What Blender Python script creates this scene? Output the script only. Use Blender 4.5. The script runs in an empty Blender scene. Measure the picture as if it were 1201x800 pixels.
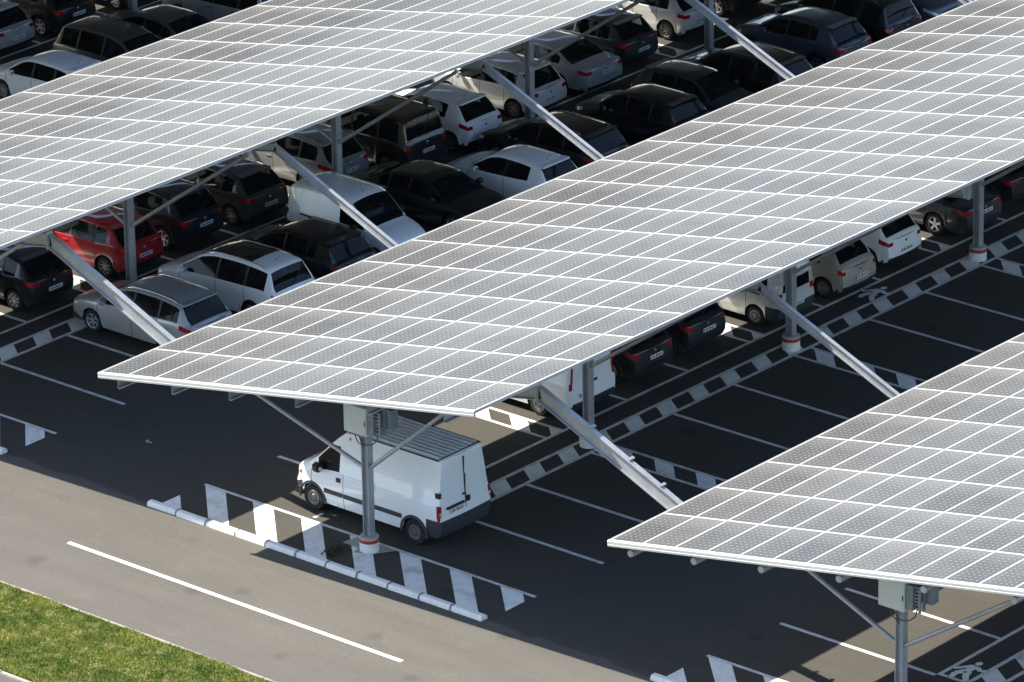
import bpy, math, random
import numpy as np
from mathutils import Vector, Matrix
random.seed(7); rng = np.random.default_rng(7)
scene = bpy.context.scene
COL = scene.collection
R = math.radians

# ------------------------------------------------------------------ measured layout (metres)
CAM = dict(f=6609.26, psi=-0.7157, pitch=-0.3834, roll=-0.0181, c=(84.767, -92.082, 55.875))
BAY = 2.5
S1, S2, T1, T2 = -0.381, 0.423, -0.376, 0.362
XA, XB, XC = -1.112, -0.37, 0.385
SP = 16.10                       # distance between canopies
DF = 3*BAY + S2 - S1             # distance between frames
XL, ZL, XH, ZH, YC, LM = -5.983, 4.114, 6.097, 6.237, -2.965, 1.90
TH = math.atan2(ZH-ZL, XH-XL)
WM = math.hypot(XH-XL, ZH-ZL)/13
SUN_A, SUN_B = 0.975, 0.262      # horizontal shift of a shadow per metre of height

def roofz(x): return ZL + (x-XL)*math.tan(TH)

# ------------------------------------------------------------------ helpers
class MB:
    def __init__(s): s.v = []; s.f = []; s.m = []
    def add(s, vs, fs, m=0):
        o = len(s.v); s.v += [tuple(map(float, p)) for p in vs]
        for f in fs: s.f.append(tuple(i+o for i in f)); s.m.append(m)
        return s
    def box(s, x0, x1, y0, y1, z0, z1, m=0, b=0):
        if b:   # chamfered box
            lo = (x0, y0, z0); hi = (x1, y1, z1); import bmesh
            bm = bmesh.new(); bmesh.ops.create_cube(bm, size=1)
            for v in bm.verts:
                for k in range(3): v.co[k] = (lo[k]+hi[k])/2 + v.co[k]*(hi[k]-lo[k])
            bmesh.ops.bevel(bm, geom=bm.edges[:], offset=b, segments=2, affect='EDGES')
            bm.verts.index_update()
            s.add([v.co[:] for v in bm.verts], [[v.index for v in f.verts] for f in bm.faces], m); bm.free(); return s
        return s.add([(x, y, z) for z in (z0, z1) for y in (y0, y1) for x in (x0, x1)],
                     [(0, 2, 3, 1), (4, 5, 7, 6), (0, 1, 5, 4), (2, 6, 7, 3), (0, 4, 6, 2), (1, 3, 7, 5)], m)
    def quad(s, pts, z=None, m=0):
        if z is not None: pts = [(p[0], p[1], z) for p in pts]
        n = len(pts)
        a = sum(pts[i][0]*pts[(i+1) % n][1]-pts[(i+1) % n][0]*pts[i][1] for i in range(n))
        idx = list(range(n))
        if a < 0 and z is not None: idx.reverse()
        return s.add(pts, [idx], m)
    def prism(s, prof, p0, p1, up=(0, 0, 1), m=0, caps=True):
        """sweep a closed 2-D profile [(side, up)] from p0 to p1"""
        p0 = Vector(p0); p1 = Vector(p1); d = (p1-p0).normalized(); u = Vector(up)
        sd = d.cross(u).normalized(); u = sd.cross(d).normalized(); n = len(prof)
        vs = [p+sd*a+u*b for p in (p0, p1) for a, b in prof]
        fs = [(i, (i+1) % n, n+(i+1) % n, n+i) for i in range(n)]
        if caps: fs += [tuple(reversed(range(n))), tuple(range(n, 2*n))]
        return s.add(vs, fs, m)
    def tube(s, p0, p1, r, n=12, m=0):
        return s.prism([(r*math.cos(t*2*math.pi/n), r*math.sin(t*2*math.pi/n)) for t in range(n)], p0, p1,
                       up=(0, 0, 1) if abs((Vector(p1)-Vector(p0)).normalized().z) < .95 else (1, 0, 0), m=m)
    def path(s, pts, r, n=8, m=0):
        for a, b in zip(pts[:-1], pts[1:]): s.tube(a, b, r, n, m)
        return s
    def lathe(s, prof, c=(0, 0, 0), axis='z', n=32, m=0, close=False):
        vs = []; k = len(prof)
        for i in range(n):
            t = 2*math.pi*i/n
            for r, h in prof:
                a, b = r*math.cos(t), r*math.sin(t)
                vs.append((c[0]+a, c[1]+b, c[2]+h) if axis == 'z' else (c[0]+a, c[1]+h, c[2]+b))
        fs = []
        for i in range(n):
            j = (i+1) % n
            for q in range(k if close else k-1):
                q2 = (q+1) % k
                fs.append((i*k+q, j*k+q, j*k+q2, i*k+q2) if axis == 'z' else (i*k+q, i*k+q2, j*k+q2, j*k+q))
        return s.add(vs, fs, m)
    def ibeam(s, p0, p1, h, w, tf=.022, tw=.016, up=(0, 0, 1), m=0):
        a, b = w/2, h/2
        prof = [(-a, -b), (a, -b), (a, -b+tf), (tw/2, -b+tf), (tw/2, b-tf), (a, b-tf), (a, b), (-a, b), (-a, b-tf), (-tw/2, b-tf), (-tw/2, -b+tf), (-a, -b+tf)]
        return s.prism(prof, p0, p1, up, m)
    def mesh(s, name, mats, angle=35):
        me = bpy.data.meshes.new(name); me.from_pydata(s.v, [], s.f)
        for mt in mats: me.materials.append(mt)
        if len(mats) > 1: me.polygons.foreach_set('material_index', s.m)
        if angle:
            me.polygons.foreach_set('use_smooth', [True]*len(me.polygons)); me.set_sharp_from_angle(angle=R(angle))
        me.update(); return me
    def build(s, name, mats, parent=None, angle=35):
        if not isinstance(mats, (list, tuple)): mats = [mats]
        return link(name, s.mesh(name, mats, angle), parent)

def link(name, data, parent=None, loc=None):
    o = bpy.data.objects.new(name, data); COL.objects.link(o)
    if parent: o.parent = parent
    if loc: o.location = loc
    return o
def tag(o, label=None, cat=None, group=None, kind=None):
    if label: o['label'] = label
    if cat: o['category'] = cat
    if group: o['group'] = group
    if kind: o['kind'] = kind
    return o
def empty(name, loc=(0, 0, 0), rz=0, **k):
    o = bpy.data.objects.new(name, None); COL.objects.link(o); o.location = loc; o.rotation_euler = (0, 0, rz); o.empty_display_size = .3
    return tag(o, **k)

# ------------------------------------------------------------------ materials
class NT:
    def __init__(s, name):
        s.mat = bpy.data.materials.new(name); s.mat.use_nodes = True; s.t = s.mat.node_tree; s.n = s.t.nodes
        s.p = s.n['Principled BSDF']
    def node(s, ty, **k):
        n = s.n.new(ty)
        for a, b in k.items():
            if a.startswith('i_'):
                key = a[2:]; key = int(key) if key.isdigit() else key
                s.set(n.inputs[key], b)
            else: setattr(n, a, b)
        return n
    def set(s, inp, v):
        if isinstance(v, bpy.types.NodeSocket): s.t.links.new(v, inp)
        elif isinstance(v, bpy.types.Node): s.t.links.new(v.outputs[0], inp)
        else: inp.default_value = v
    def math(s, op, a, b=None, c=None, clamp=False):
        n = s.n.new('ShaderNodeMath'); n.operation = op; n.use_clamp = clamp
        for i, q in enumerate((a, b, c)):
            if q is not None: s.set(n.inputs[i], q)
        return n.outputs[0]
    def mix(s, f, a, b):
        n = s.n.new('ShaderNodeMix'); n.data_type = 'RGBA'
        s.set(n.inputs[0], f); s.set(n.inputs[6], a); s.set(n.inputs[7], b); return n.outputs[2]
    def noise(s, vec, scale, detail=4, rough=.6):
        n = s.node('ShaderNodeTexNoise'); s.set(n.inputs['Vector'], vec)
        n.inputs['Scale'].default_value = scale; n.inputs['Detail'].default_value = detail; n.inputs['Roughness'].default_value = rough
        return n.outputs[0]
    def ramp(s, f, a, b, lo=0, hi=1):
        n = s.node('ShaderNodeMapRange'); s.set(n.inputs[0], f)
        n.inputs[1].default_value = a; n.inputs[2].default_value = b; n.inputs[3].default_value = lo; n.inputs[4].default_value = hi
        return n.outputs[0]
    def pos(s): return s.node('ShaderNodeNewGeometry').outputs['Position']
    def obj(s): return s.node('ShaderNodeTexCoord').outputs['Object']
    def base(s, c): s.set(s.p.inputs['Base Color'], c)
    def bump(s, h, st=.3, d=.01):
        n = s.node('ShaderNodeBump'); n.inputs['Strength'].default_value = st; n.inputs['Distance'].default_value = d
        s.set(n.inputs['Height'], h); s.set(s.p.inputs['Normal'], n.outputs[0])

def rgb(*c): return (*c, 1) if len(c) == 3 else (c[0], c[0], c[0], 1)
def simple(name, c, rough=.5, metal=0, spec=.5, coat=0, var=.12, scale=6):
    m = NT(name)
    n = m.noise(m.obj(), scale, 5)
    f = m.ramp(n, .3, .7)
    m.base(m.mix(f, rgb(*[v*(1-var) for v in c]), rgb(*[min(1, v*(1+var)) for v in c])))
    m.p.inputs['Roughness'].default_value = rough; m.p.inputs['Metallic'].default_value = metal
    m.p.inputs['Specular IOR Level'].default_value = spec; m.p.inputs['Coat Weight'].default_value = coat
    return m.mat
def paint(name, c, metal=0., rough=.35, dust=.02):
    """car paint with a thin uneven film of dust"""
    m = NT(name); o = m.obj()
    d = m.ramp(m.noise(o, 1.7, 6, .65), .35, .75, 0, dust)
    col = m.mix(d, rgb(*c), rgb(.30, .28, .25))
    back = m.node('ShaderNodeNewGeometry').outputs['Backfacing']
    m.base(m.mix(back, col, rgb(.05, .05, .052)))      # headlining and door trim
    m.set(m.p.inputs['Roughness'], m.ramp(m.noise(o, 3, 4), .3, .7, rough-.06, rough+.10))
    m.p.inputs['Metallic'].default_value = metal; m.p.inputs['Coat Weight'].default_value = 1.0; m.p.inputs['Coat Roughness'].default_value = .06
    return m.mat

def asphalt():
    m = NT('asphalt'); p = m.pos()
    big = m.noise(p, .13, 5, .6); mid = m.noise(p, .9, 5, .65); fine = m.noise(p, 34, 2, .8); grit = m.noise(p, 11, 3, .7)
    mp = m.node('ShaderNodeMapping'); mp.inputs['Scale'].default_value = (.16, 1.5, 1); m.set(mp.inputs['Vector'], p)
    lane = m.noise(mp.outputs[0], 1.0, 4, .6)                                  # tyre-polished bands along the lane
    c = m.mix(m.ramp(big, .35, .65), rgb(.088, .083, .074), rgb(.106, .099, .087))
    c = m.mix(m.ramp(lane, .42, .66, 0, .55), c, rgb(.080, .075, .067))
    c = m.mix(m.ramp(mid, .56, .78, 0, .5), c, rgb(.135, .118, .094))
    c = m.mix(m.ramp(grit, .45, .75, 0, .35), c, rgb(.05, .048, .044))
    c = m.mix(m.ramp(fine, .58, .72, 0, .5), c, rgb(.15, .14, .125))
    st = m.noise(p, .45, 3, .5)
    c = m.mix(m.ramp(st, .66, .74, 0, .45), c, rgb(.030, .029, .028))           # oil stains
    dv = m.node('ShaderNodeTexVoronoi'); dv.inputs['Scale'].default_value = .55; m.set(dv.inputs['Vector'], p)
    drip = m.math('MULTIPLY', m.ramp(m.math('ADD', dv.outputs['Distance'], m.ramp(grit, .3, .7, -.05, .05)), .05, .16, .55, 0), m.ramp(big, .45, .6))
    c = m.mix(drip, c, rgb(.028, .027, .026))
    vor = m.node('ShaderNodeTexVoronoi', feature='DISTANCE_TO_EDGE'); vor.inputs['Scale'].default_value = .16
    wob = m.node('ShaderNodeVectorMath', operation='ADD'); m.set(wob.inputs[0], p)
    nz = m.node('ShaderNodeTexNoise'); nz.inputs['Scale'].default_value = 1.2; m.set(nz.inputs['Vector'], p)
    m.set(wob.inputs[1], nz.outputs['Color']); m.set(vor.inputs['Vector'], wob.outputs[0])
    crack = m.ramp(vor.outputs[0], .0, .004, .12, 0)
    c = m.mix(crack, c, rgb(.022, .021, .02))
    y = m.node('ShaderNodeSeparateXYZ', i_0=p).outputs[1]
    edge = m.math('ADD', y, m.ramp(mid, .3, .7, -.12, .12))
    c = m.mix(m.ramp(edge, -1.32, -1.22), c, m.mix(.47, c, rgb(.024, .021, .016)))   # bays a little darker than the lane, deepened further to paint in canopy shade
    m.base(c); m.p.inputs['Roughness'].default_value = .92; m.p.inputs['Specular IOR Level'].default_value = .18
    m.bump(m.math('ADD', fine, grit), .35, .006)
    return m.mat
def road_paint():
    m = NT('road_paint'); p = m.pos()
    w = m.noise(p, 2.3, 7, .72); f = m.noise(p, 26, 3, .75)
    c = m.mix(m.ramp(w, .40, .70, 0, .45), rgb(.76, .76, .73), rgb(.56, .55, .52))
    mk = m.math('MULTIPLY', m.ramp(w, .50, .66), m.ramp(f, .50, .62))
    c = m.mix(m.math('MULTIPLY', mk, .85), c, rgb(.085, .082, .076))
    tyre = m.noise(p, .9, 3, .5)
    c = m.mix(m.ramp(tyre, .60, .78, 0, .55), c, rgb(.12, .118, .112))
    m.base(c); m.p.inputs['Roughness'].default_value = .75; m.p.inputs['Specular IOR Level'].default_value = .3
    return m.mat
def worn_paint():
    """thin line paint: greyer and more worn"""
    m = NT('line_paint'); p = m.pos()
    w = m.noise(p, 3.1, 7, .75); f = m.noise(p, 30, 3, .8)
    c = m.mix(m.ramp(w, .38, .7), rgb(.66, .66, .64), rgb(.42, .42, .40))
    mk = m.math('MULTIPLY', m.ramp(w, .50, .68), m.ramp(f, .50, .64))
    c = m.mix(mk, c, rgb(.07, .068, .064))
    m.base(c); m.p.inputs['Roughness'].default_value = .8; m.p.inputs['Specular IOR Level'].default_value = .25
    return m.mat
def solar_glass():
    m = NT('solar_glass')
    uv = m.node('ShaderNodeUVMap').outputs[0]
    sep = m.node('ShaderNodeSeparateXYZ'); m.set(sep.inputs[0], uv)
    u, v = sep.outputs[0], sep.outputs[1]
    fl = m.node('ShaderNodeVectorMath', operation='FLOOR'); m.set(fl.inputs[0], uv)
    wn = m.node('ShaderNodeTexWhiteNoise', noise_dimensions='3D'); m.set(wn.inputs[0], fl.outputs[0])
    fu, fv = m.math('FRACT', u), m.math('FRACT', v)
    cu, cv = m.math('MULTIPLY', fu, 6.0), m.math('MULTIPLY', fv, 12.0)
    du, dv = m.math('PINGPONG', cu, .5), m.math('PINGPONG', cv, .5)            # distance to the nearest cell joint
    dia = m.ramp(m.math('ADD', du, dv), .15, .21, 1, 0)
    joint = m.ramp(m.math('MINIMUM', du, dv), .012, .028, .55, 0)
    bus = m.ramp(m.math('PINGPONG', m.math('MULTIPLY', cu, 3.0), .5), .0, .06, .22, 0)
    ln = m.math('MAXIMUM', m.math('MAXIMUM', dia, joint), bus)
    cell = m.mix(wn.outputs[0], rgb(.050, .052, .055), rgb(.060, .061, .062))
    c = m.mix(ln, cell, rgb(.19, .195, .195))
    p = m.pos()
    n1 = m.noise(p, 2.6, 6, .65); n2 = m.noise(p, .35, 3, .5)
    low = m.ramp(fu, 0, .30, 1, 0)                                             # dirt settles along the low edge of each module
    end = m.ramp(fv, .55, 1.0, 0, 1.0)  # each module grows paler towards its far end
    dirt_tone = m.math('ADD', m.math('MAXIMUM', m.math('MULTIPLY', low, .06), m.math('MULTIPLY', end, .16)), m.ramp(n1, .3, .75, .0, .06))
    dirt_tone = m.math('ADD', dirt_tone, m.ramp(n2, .3, .7, 0, .05))
    dirt_tone = m.math('ADD', dirt_tone, m.math('MULTIPLY', wn.outputs[0], .05), clamp=True)
    m.base(m.mix(dirt_tone, c, rgb(.30, .295, .28)))
    m.set(m.p.inputs['Roughness'], m.math('ADD', m.math('MULTIPLY', dirt_tone, .5), .10))
    m.p.inputs['IOR'].default_value = 1.42; m.p.inputs['Specular IOR Level'].default_value = .025
    return m.mat
def grass_mat():
    m = NT('grass_blades'); p = m.pos()
    a = m.noise(p, .8, 4, .6); b = m.noise(p, 2.6, 5, .7); d = m.noise(p, 14, 2, .7)
    c = m.mix(m.ramp(a, .35, .65), rgb(.120, .185, .030), rgb(.290, .310, .060))
    c = m.mix(m.ramp(b, .48, .66, 0, .9), c, rgb(.46, .42, .16))
    c = m.mix(m.ramp(d, .45, .8, 0, .5), c, rgb(.05, .095, .016))
    m.base(c); m.p.inputs['Roughness'].default_value = .7; m.p.inputs['Specular IOR Level'].default_value = .2
    return m.mat
def soil_mat():
    m = NT('soil'); p = m.pos(); b = m.noise(p, 3, 6, .7)
    m.base(m.mix(m.ramp(b, .35, .7), rgb(.085, .125, .026), rgb(.135, .150, .045)))
    m.p.inputs['Roughness'].default_value = 1; m.p.inputs['Specular IOR Level'].default_value = .1
    m.bump(b, .8, .03); return m.mat
def glass_mat():
    m = NT('tinted_glass')
    m.base(rgb(.012, .014, .016)); m.p.inputs['Roughness'].default_value = .05; m.p.inputs['IOR'].default_value = 1.5
    m.p.inputs['Specular IOR Level'].default_value = .6
    n = m.noise(m.obj(), 2.2, 3); m.set(m.p.inputs['Roughness'], m.ramp(n, .3, .7, .02, .07))
    tr = m.node('ShaderNodeBsdfTransparent'); tr.inputs[0].default_value = (.62, .68, .66, 1)
    mx = m.node('ShaderNodeMixShader'); mx.inputs[0].default_value = .58
    m.t.links.new(m.p.outputs[0], mx.inputs[1]); m.t.links.new(tr.outputs[0], mx.inputs[2])
    m.t.links.new(mx.outputs[0], m.n['Material Output'].inputs[0])
    return m.mat
def steel_mat():
    m = NT('galvanised_steel'); p = m.obj()
    v = m.node('ShaderNodeTexVoronoi'); v.inputs['Scale'].default_value = 14; m.set(v.inputs['Vector'], p)
    n = m.noise(p, 2.2, 5, .6)
    c = m.mix(m.ramp(n, .35, .7), rgb(.33, .345, .36), rgb(.44, .455, .47))
    c = m.mix(m.math('MULTIPLY', m.node('ShaderNodeSeparateColor', i_0=v.outputs['Color']).outputs[0], .25), c, rgb(.21, .22, .235))
    m.base(c); m.p.inputs['Metallic'].default_value = .4; m.p.inputs['Roughness'].default_value = .5
    return m.mat
def concrete_block():
    m = NT('white_concrete'); p = m.pos(); n = m.noise(p, 3.5, 6, .7); f = m.noise(p, 24, 3, .7)
    c = m.mix(m.ramp(n, .45, .75, 0, .5), rgb(.72, .72, .70), rgb(.50, .48, .44))
    c = m.mix(m.math('MULTIPLY', m.ramp(f, .56, .7), .4), c, rgb(.25, .24, .22))
    m.base(c); m.p.inputs['Roughness'].default_value = .7; return m.mat

M = dict(
    weed=simple('weed_leaves', (.032, .055, .016), .7, spec=.2, var=.4, scale=9),
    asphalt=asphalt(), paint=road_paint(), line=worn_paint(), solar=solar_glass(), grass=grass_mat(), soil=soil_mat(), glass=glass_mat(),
    steel=steel_mat(), block=concrete_block(),
    alu=simple('anodised_frame', (.36, .365, .36), .45, .0, .5, var=.05), backsheet=simple('backsheet', (.28, .28, .28), .6),
    gutter=simple('white_gutter', (.31, .325, .32), .4, 0, .5, var=.06), box=simple('grey_cabinet', (.50, .52, .50), .45, var=.04),
    dark=simple('dark_gear', (.035, .036, .038), .5), conc=simple('concrete', (.34, .33, .30), .9, scale=9, var=.2),
    baseW=simple('base_white', (.70, .70, .68), .6, var=.1), red=simple('red_band', (.42, .025, .025), .5, var=.2),
    strap=simple('strap_grey', (.16, .19, .20), .6), kerb=simple('kerb_stone', (.27, .25, .21), .9, var=.25, scale=5),
    rubber=simple('rubber', (.018, .018, .018), .8, spec=.3), rim=simple('alloy', (.36, .36, .37), .35, .55, var=.08), rimd=simple('alloy_dull', (.13, .13, .13), .45, .5),
    blackp=simple('black_plastic', (.02, .02, .021), .55), greyp=simple('grey_plastic', (.030, .034, .042), .6),
    tail=simple('tail_lens', (.32, .010, .012), .15, coat=.5, var=.3, scale=12), head=simple('head_lens', (.55, .57, .58), .12, .2, coat=.5, var=.2, scale=14),
    amber=simple('amber_lens', (.55, .16, .02), .2), plate=simple('plate_white', (.66, .67, .66), .5, var=.05), pltxt=simple('plate_ink', (.05, .05, .06), .6), plblue=simple('plate_blue', (.03, .08, .35), .5),
    chrome=simple('chrome', (.55, .56, .57), .18, .9, var=.05), gloss=simple('gloss_black', (.010, .011, .013), .08, coat=.5), seat=simple('seat_cloth', (.035, .036, .040), .9, spec=.2), paper=simple('paper_scrap', (.42, .40, .36), .9),
)
PC = dict(
    black=paint('paint_black', (.008, .008, .009)), navy=paint('paint_navy', (.009, .011, .020)), dgrey=paint('paint_dark_grey', (.035, .038, .042), .3),
    green=paint('paint_grey_green', (.055, .058, .055), .3), brown=paint('paint_dark_brown', (.024, .018, .014), .2), red=paint('paint_red', (.36, .014, .018)), silver=paint('paint_silver', (.42, .43, .44), .45),
    white=paint('paint_white', (.80, .81, .81)), vanwhite=paint('paint_van_white', (.77, .80, .82), dust=.10), beige=paint('paint_beige', (.40, .37, .31), .35),
    cream=paint('paint_pale_silver', (.56, .56, .53), .2), steelblue=paint('paint_steel_blue', (.055, .072, .10), .35), taupe=paint('paint_taupe', (.085, .078, .068), .3), greysil=paint('paint_grey_silver', (.26, .265, .26), .4),
)

# ------------------------------------------------------------------ camera, light, sky
cam = bpy.data.cameras.new('camera'); co = bpy.data.objects.new('camera', cam); COL.objects.link(co); scene.camera = co
cam.sensor_width = 36; cam.lens = CAM['f']*36/1201; cam.clip_start = 1; cam.clip_end = 5000
c_, s_ = math.cos(CAM['psi']), math.sin(CAM['psi']); cp, sp_ = math.cos(CAM['pitch']), math.sin(CAM['pitch'])
fw = Vector((s_*cp, c_*cp, sp_)); rt = Vector((c_, -s_, 0)); up = rt.cross(fw)
cr, sr = math.cos(CAM['roll']), math.sin(CAM['roll'])
r_ = rt*cr+up*sr; u_ = -rt*sr+up*cr
co.matrix_world = Matrix(((r_.x, u_.x, -fw.x, CAM['c'][0]), (r_.y, u_.y, -fw.y, CAM['c'][1]), (r_.z, u_.z, -fw.z, CAM['c'][2]), (0, 0, 0, 1)))

sd = Vector((SUN_A, SUN_B, -1)).normalized()
sun = bpy.data.lights.new('sun', 'SUN'); so = bpy.data.objects.new('sun', sun); COL.objects.link(so)
sun.energy = 5.0; sun.angle = R(.5); sun.color = (1, .93, .82)
so.rotation_euler = sd.to_track_quat('-Z', 'Y').to_euler()
w = bpy.data.worlds.new('World'); scene.world = w; w.use_nodes = True
sky = w.node_tree.nodes.new('ShaderNodeTexSky'); sky.sky_type = 'NISHITA'; sky.sun_disc = False
sky.sun_elevation = math.asin(-sd.z); sky.sun_rotation = math.atan2(-sd.x, -sd.y); sky.dust_density = .9; sky.ozone_density = 1.3
bg = w.node_tree.nodes['Background']; bg.inputs[1].default_value = .11
w.node_tree.links.new(sky.outputs[0], bg.inputs[0])
scene.view_settings.view_transform = 'Standard'; scene.view_settings.look = 'None'; scene.view_settings.exposure = 1.50
scene.cycles.max_bounces = 6; scene.cycles.use_denoising = True

# ------------------------------------------------------------------ ground and markings
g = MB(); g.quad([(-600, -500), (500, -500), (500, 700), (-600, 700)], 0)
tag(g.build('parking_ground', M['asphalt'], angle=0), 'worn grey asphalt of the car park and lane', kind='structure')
Z1, Z2 = .004, .008
lines = MB(); hatch = MB()
def yline(x, y0, y1, w=.11): lines.quad([(x-w/2, y0), (x+w/2, y0), (x+w/2, y1), (x-w/2, y1)], Z1)
def xline(y, x0, x1, w=.12, z=Z1): lines.quad([(x0, y-w/2), (x1, y-w/2), (x1, y+w/2), (x0, y+w/2)], z)
def clip(poly, ax, val, keep_less):
    out = []
    for i in range(len(poly)):
        a, b = poly[i], poly[(i+1) % len(poly)]
        ina = (a[ax] <= val) == keep_less or a[ax] == val; inb = (b[ax] <= val) == keep_less or b[ax] == val
        if ina: out.append(a)
        if ina != inb:
            t = (val-a[ax])/(b[ax]-a[ax]); out.append((a[0]+t*(b[0]-a[0]), a[1]+t*(b[1]-a[1])))
    return out
def clipbox(poly, x0, x1, y0, y1):
    for ax, v, k in ((0, x0, False), (0, x1, True), (1, y0, False), (1, y1, True)):
        if len(poly) < 3: return poly
        poly = clip(poly, ax, v, k)
    return poly
NF = 7
for q in (-3, -2, -1, 0, 1):
    ox = q*SP
    nf = NF
    yend = nf*DF
    ys = .43; y3 = 2.935                      # the walkway starts behind the first bay
    yline(ox+XA, y3, yend); yline(ox+XB+.05, y3, yend, .12); yline(ox+.335, y3, yend, .12); lines.quad([(ox+XA+.055, y3), (ox+XB-.01, y3), (ox+XB-.01, y3+.11), (ox+XA+.055, y3+.11)], Z1)
    # ladder of slanted white blocks along the walkway
    n = 0; y = 5.36-4*1.311-.6
    while y < yend:
        a, b = y, y+.60                       # white block between the dark ones (x=-.25 .. .275)
        poly = [(ox-.26, a), (ox-.26, b), (ox+.275, b-.38), (ox+.275, a-.38)]
        poly = clipbox(poly, ox-.26, ox+.275, y3, yend)
        if len(poly) > 2: hatch.quad(poly, Z1)
        y += 1.311
    for k in range(nf):
        y0 = k*DF
        # bay lines
        for j in range(0 if k else 0, 3):
            if j: xline(y0+S2+j*BAY, ox+.395, ox+4.95); xline(y0+T2+j*(DF+T1-T2)/3, ox-5.7, ox+XA-.05)
        if k:
            for side, xa, xb, ta, tb in ((1, ox+.395, ox+4.95, y0+S1, y0+S2), (-1, ox-5.7, ox+XA-.05, y0+T1, y0+T2)):
                xline(ta+.05, xa, xb, .11); xline(tb-.05, xa, xb, .11)
                x = xa-1.2
                while x < xb+1:
                    e = 1.34
                    poly = [(x, tb-.105), (x+.62, tb-.105), (x+.62+.55, ta+.105), (x+.55, ta+.105)]
                    poly = clipbox(poly, xa, xb, ta+.105, tb-.105)
                    if len(poly) > 2: hatch.quad(poly, Z1)
                    x += e
    # front strip between the lane blocks and the first bay
    xline(ys, ox-5.93, ox+4.93, .105)
    for i in range(-1, 9):
        x = -7.48+i*1.622
        poly = [(x, .375), (x+.70, .375), (x+.70+1.53, -1.13), (x+1.53, -1.13)]
        poly = clipbox(poly, -5.95, 4.90, -1.13, .375)
        if len(poly) > 2: hatch.quad([(ox+a, b) for a, b in poly], Z1)
    # bay-corner mark
    lines.quad([(ox-2.44, .60), (ox-2.34, .60), (ox-2.34, .92), (ox-2.44, .92)], Z1)
tag(lines.build('parking_lines', M['line'], angle=0), kind='structure')
tag(hatch.build('hatched_markings', M['paint'], angle=0), kind='structure')
lane = MB()
for x0 in range(-80, 60, 18):
    xx = x0+(-6.08+80) % 18
    lane.quad([(xx, -4.31), (xx+10.9, -4.31), (xx+10.9, -4.18), (xx, -4.18)], Z1)
tag(lane.build('lane_line', M['paint'], angle=0), kind='structure')

# walking-man pictograms
def walker(ox, oy):
    """the figure walks along +X seen from the bays; local a = along the walkway, b = across (up)"""
    mb = MB()
    def P(a, b): return (ox+b, oy+a)
    def strip(pts, w0, w1):
        n = len(pts)
        for i in range(n-1):
            (a0, b0), (a1, b1) = pts[i], pts[i+1]
            l = math.hypot(a1-a0, b1-b0); na, nb = -(b1-b0)/l, (a1-a0)/l
            wa = w0+(w1-w0)*i/(n-1); wb = w0+(w1-w0)*(i+1)/(n-1)
            mb.quad([P(a0+na*wa, b0+nb*wa), P(a1+na*wb, b1+nb*wb), P(a1-na*wb, b1-nb*wb), P(a0-na*wa, b0-nb*wa)], Z1+.0015*i)
    return mb, P, strip
def figure(ox, oy):
    mb, P, strip = walker(ox, oy)
    # head is at the far end (large a)
    mb.quad([P(.93+.105*math.cos(t*math.pi/8), .0+.085*math.sin(t*math.pi/8)) for t in range(16)], Z2)
    mb.quad([P(.80, -.09), P(.78, .12), P(.40, .10), P(.42, -.08)], Z2+.001)
    strip([(.44, .05), (.24, .12), (.0, .30)], .10, .065)
    strip([(.44, -.03), (.22, -.16), (-.02, -.10)], .10, .065)
    strip([(.76, .09), (.62, .25), (.74, .36)], .065, .05)
    strip([(.76, -.06), (.50, -.24), (.40, -.34)], .065, .05)
    tag(mb.build('walking_figure_marking', M['paint'], angle=0), kind='structure')
figure(-.70, 20.65); figure(15.38, 3.05)
# concrete apron under the first post
mb = MB(); mb.quad([(-.83, -.07), (-.74, .375), (.30, .375), (.55, .36), (.24, -.16), (-.20, -.36), (-.30, -.10)], .012)
tag(mb.build('post_apron_concrete', M['conc'], angle=0), kind='structure')

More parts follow.
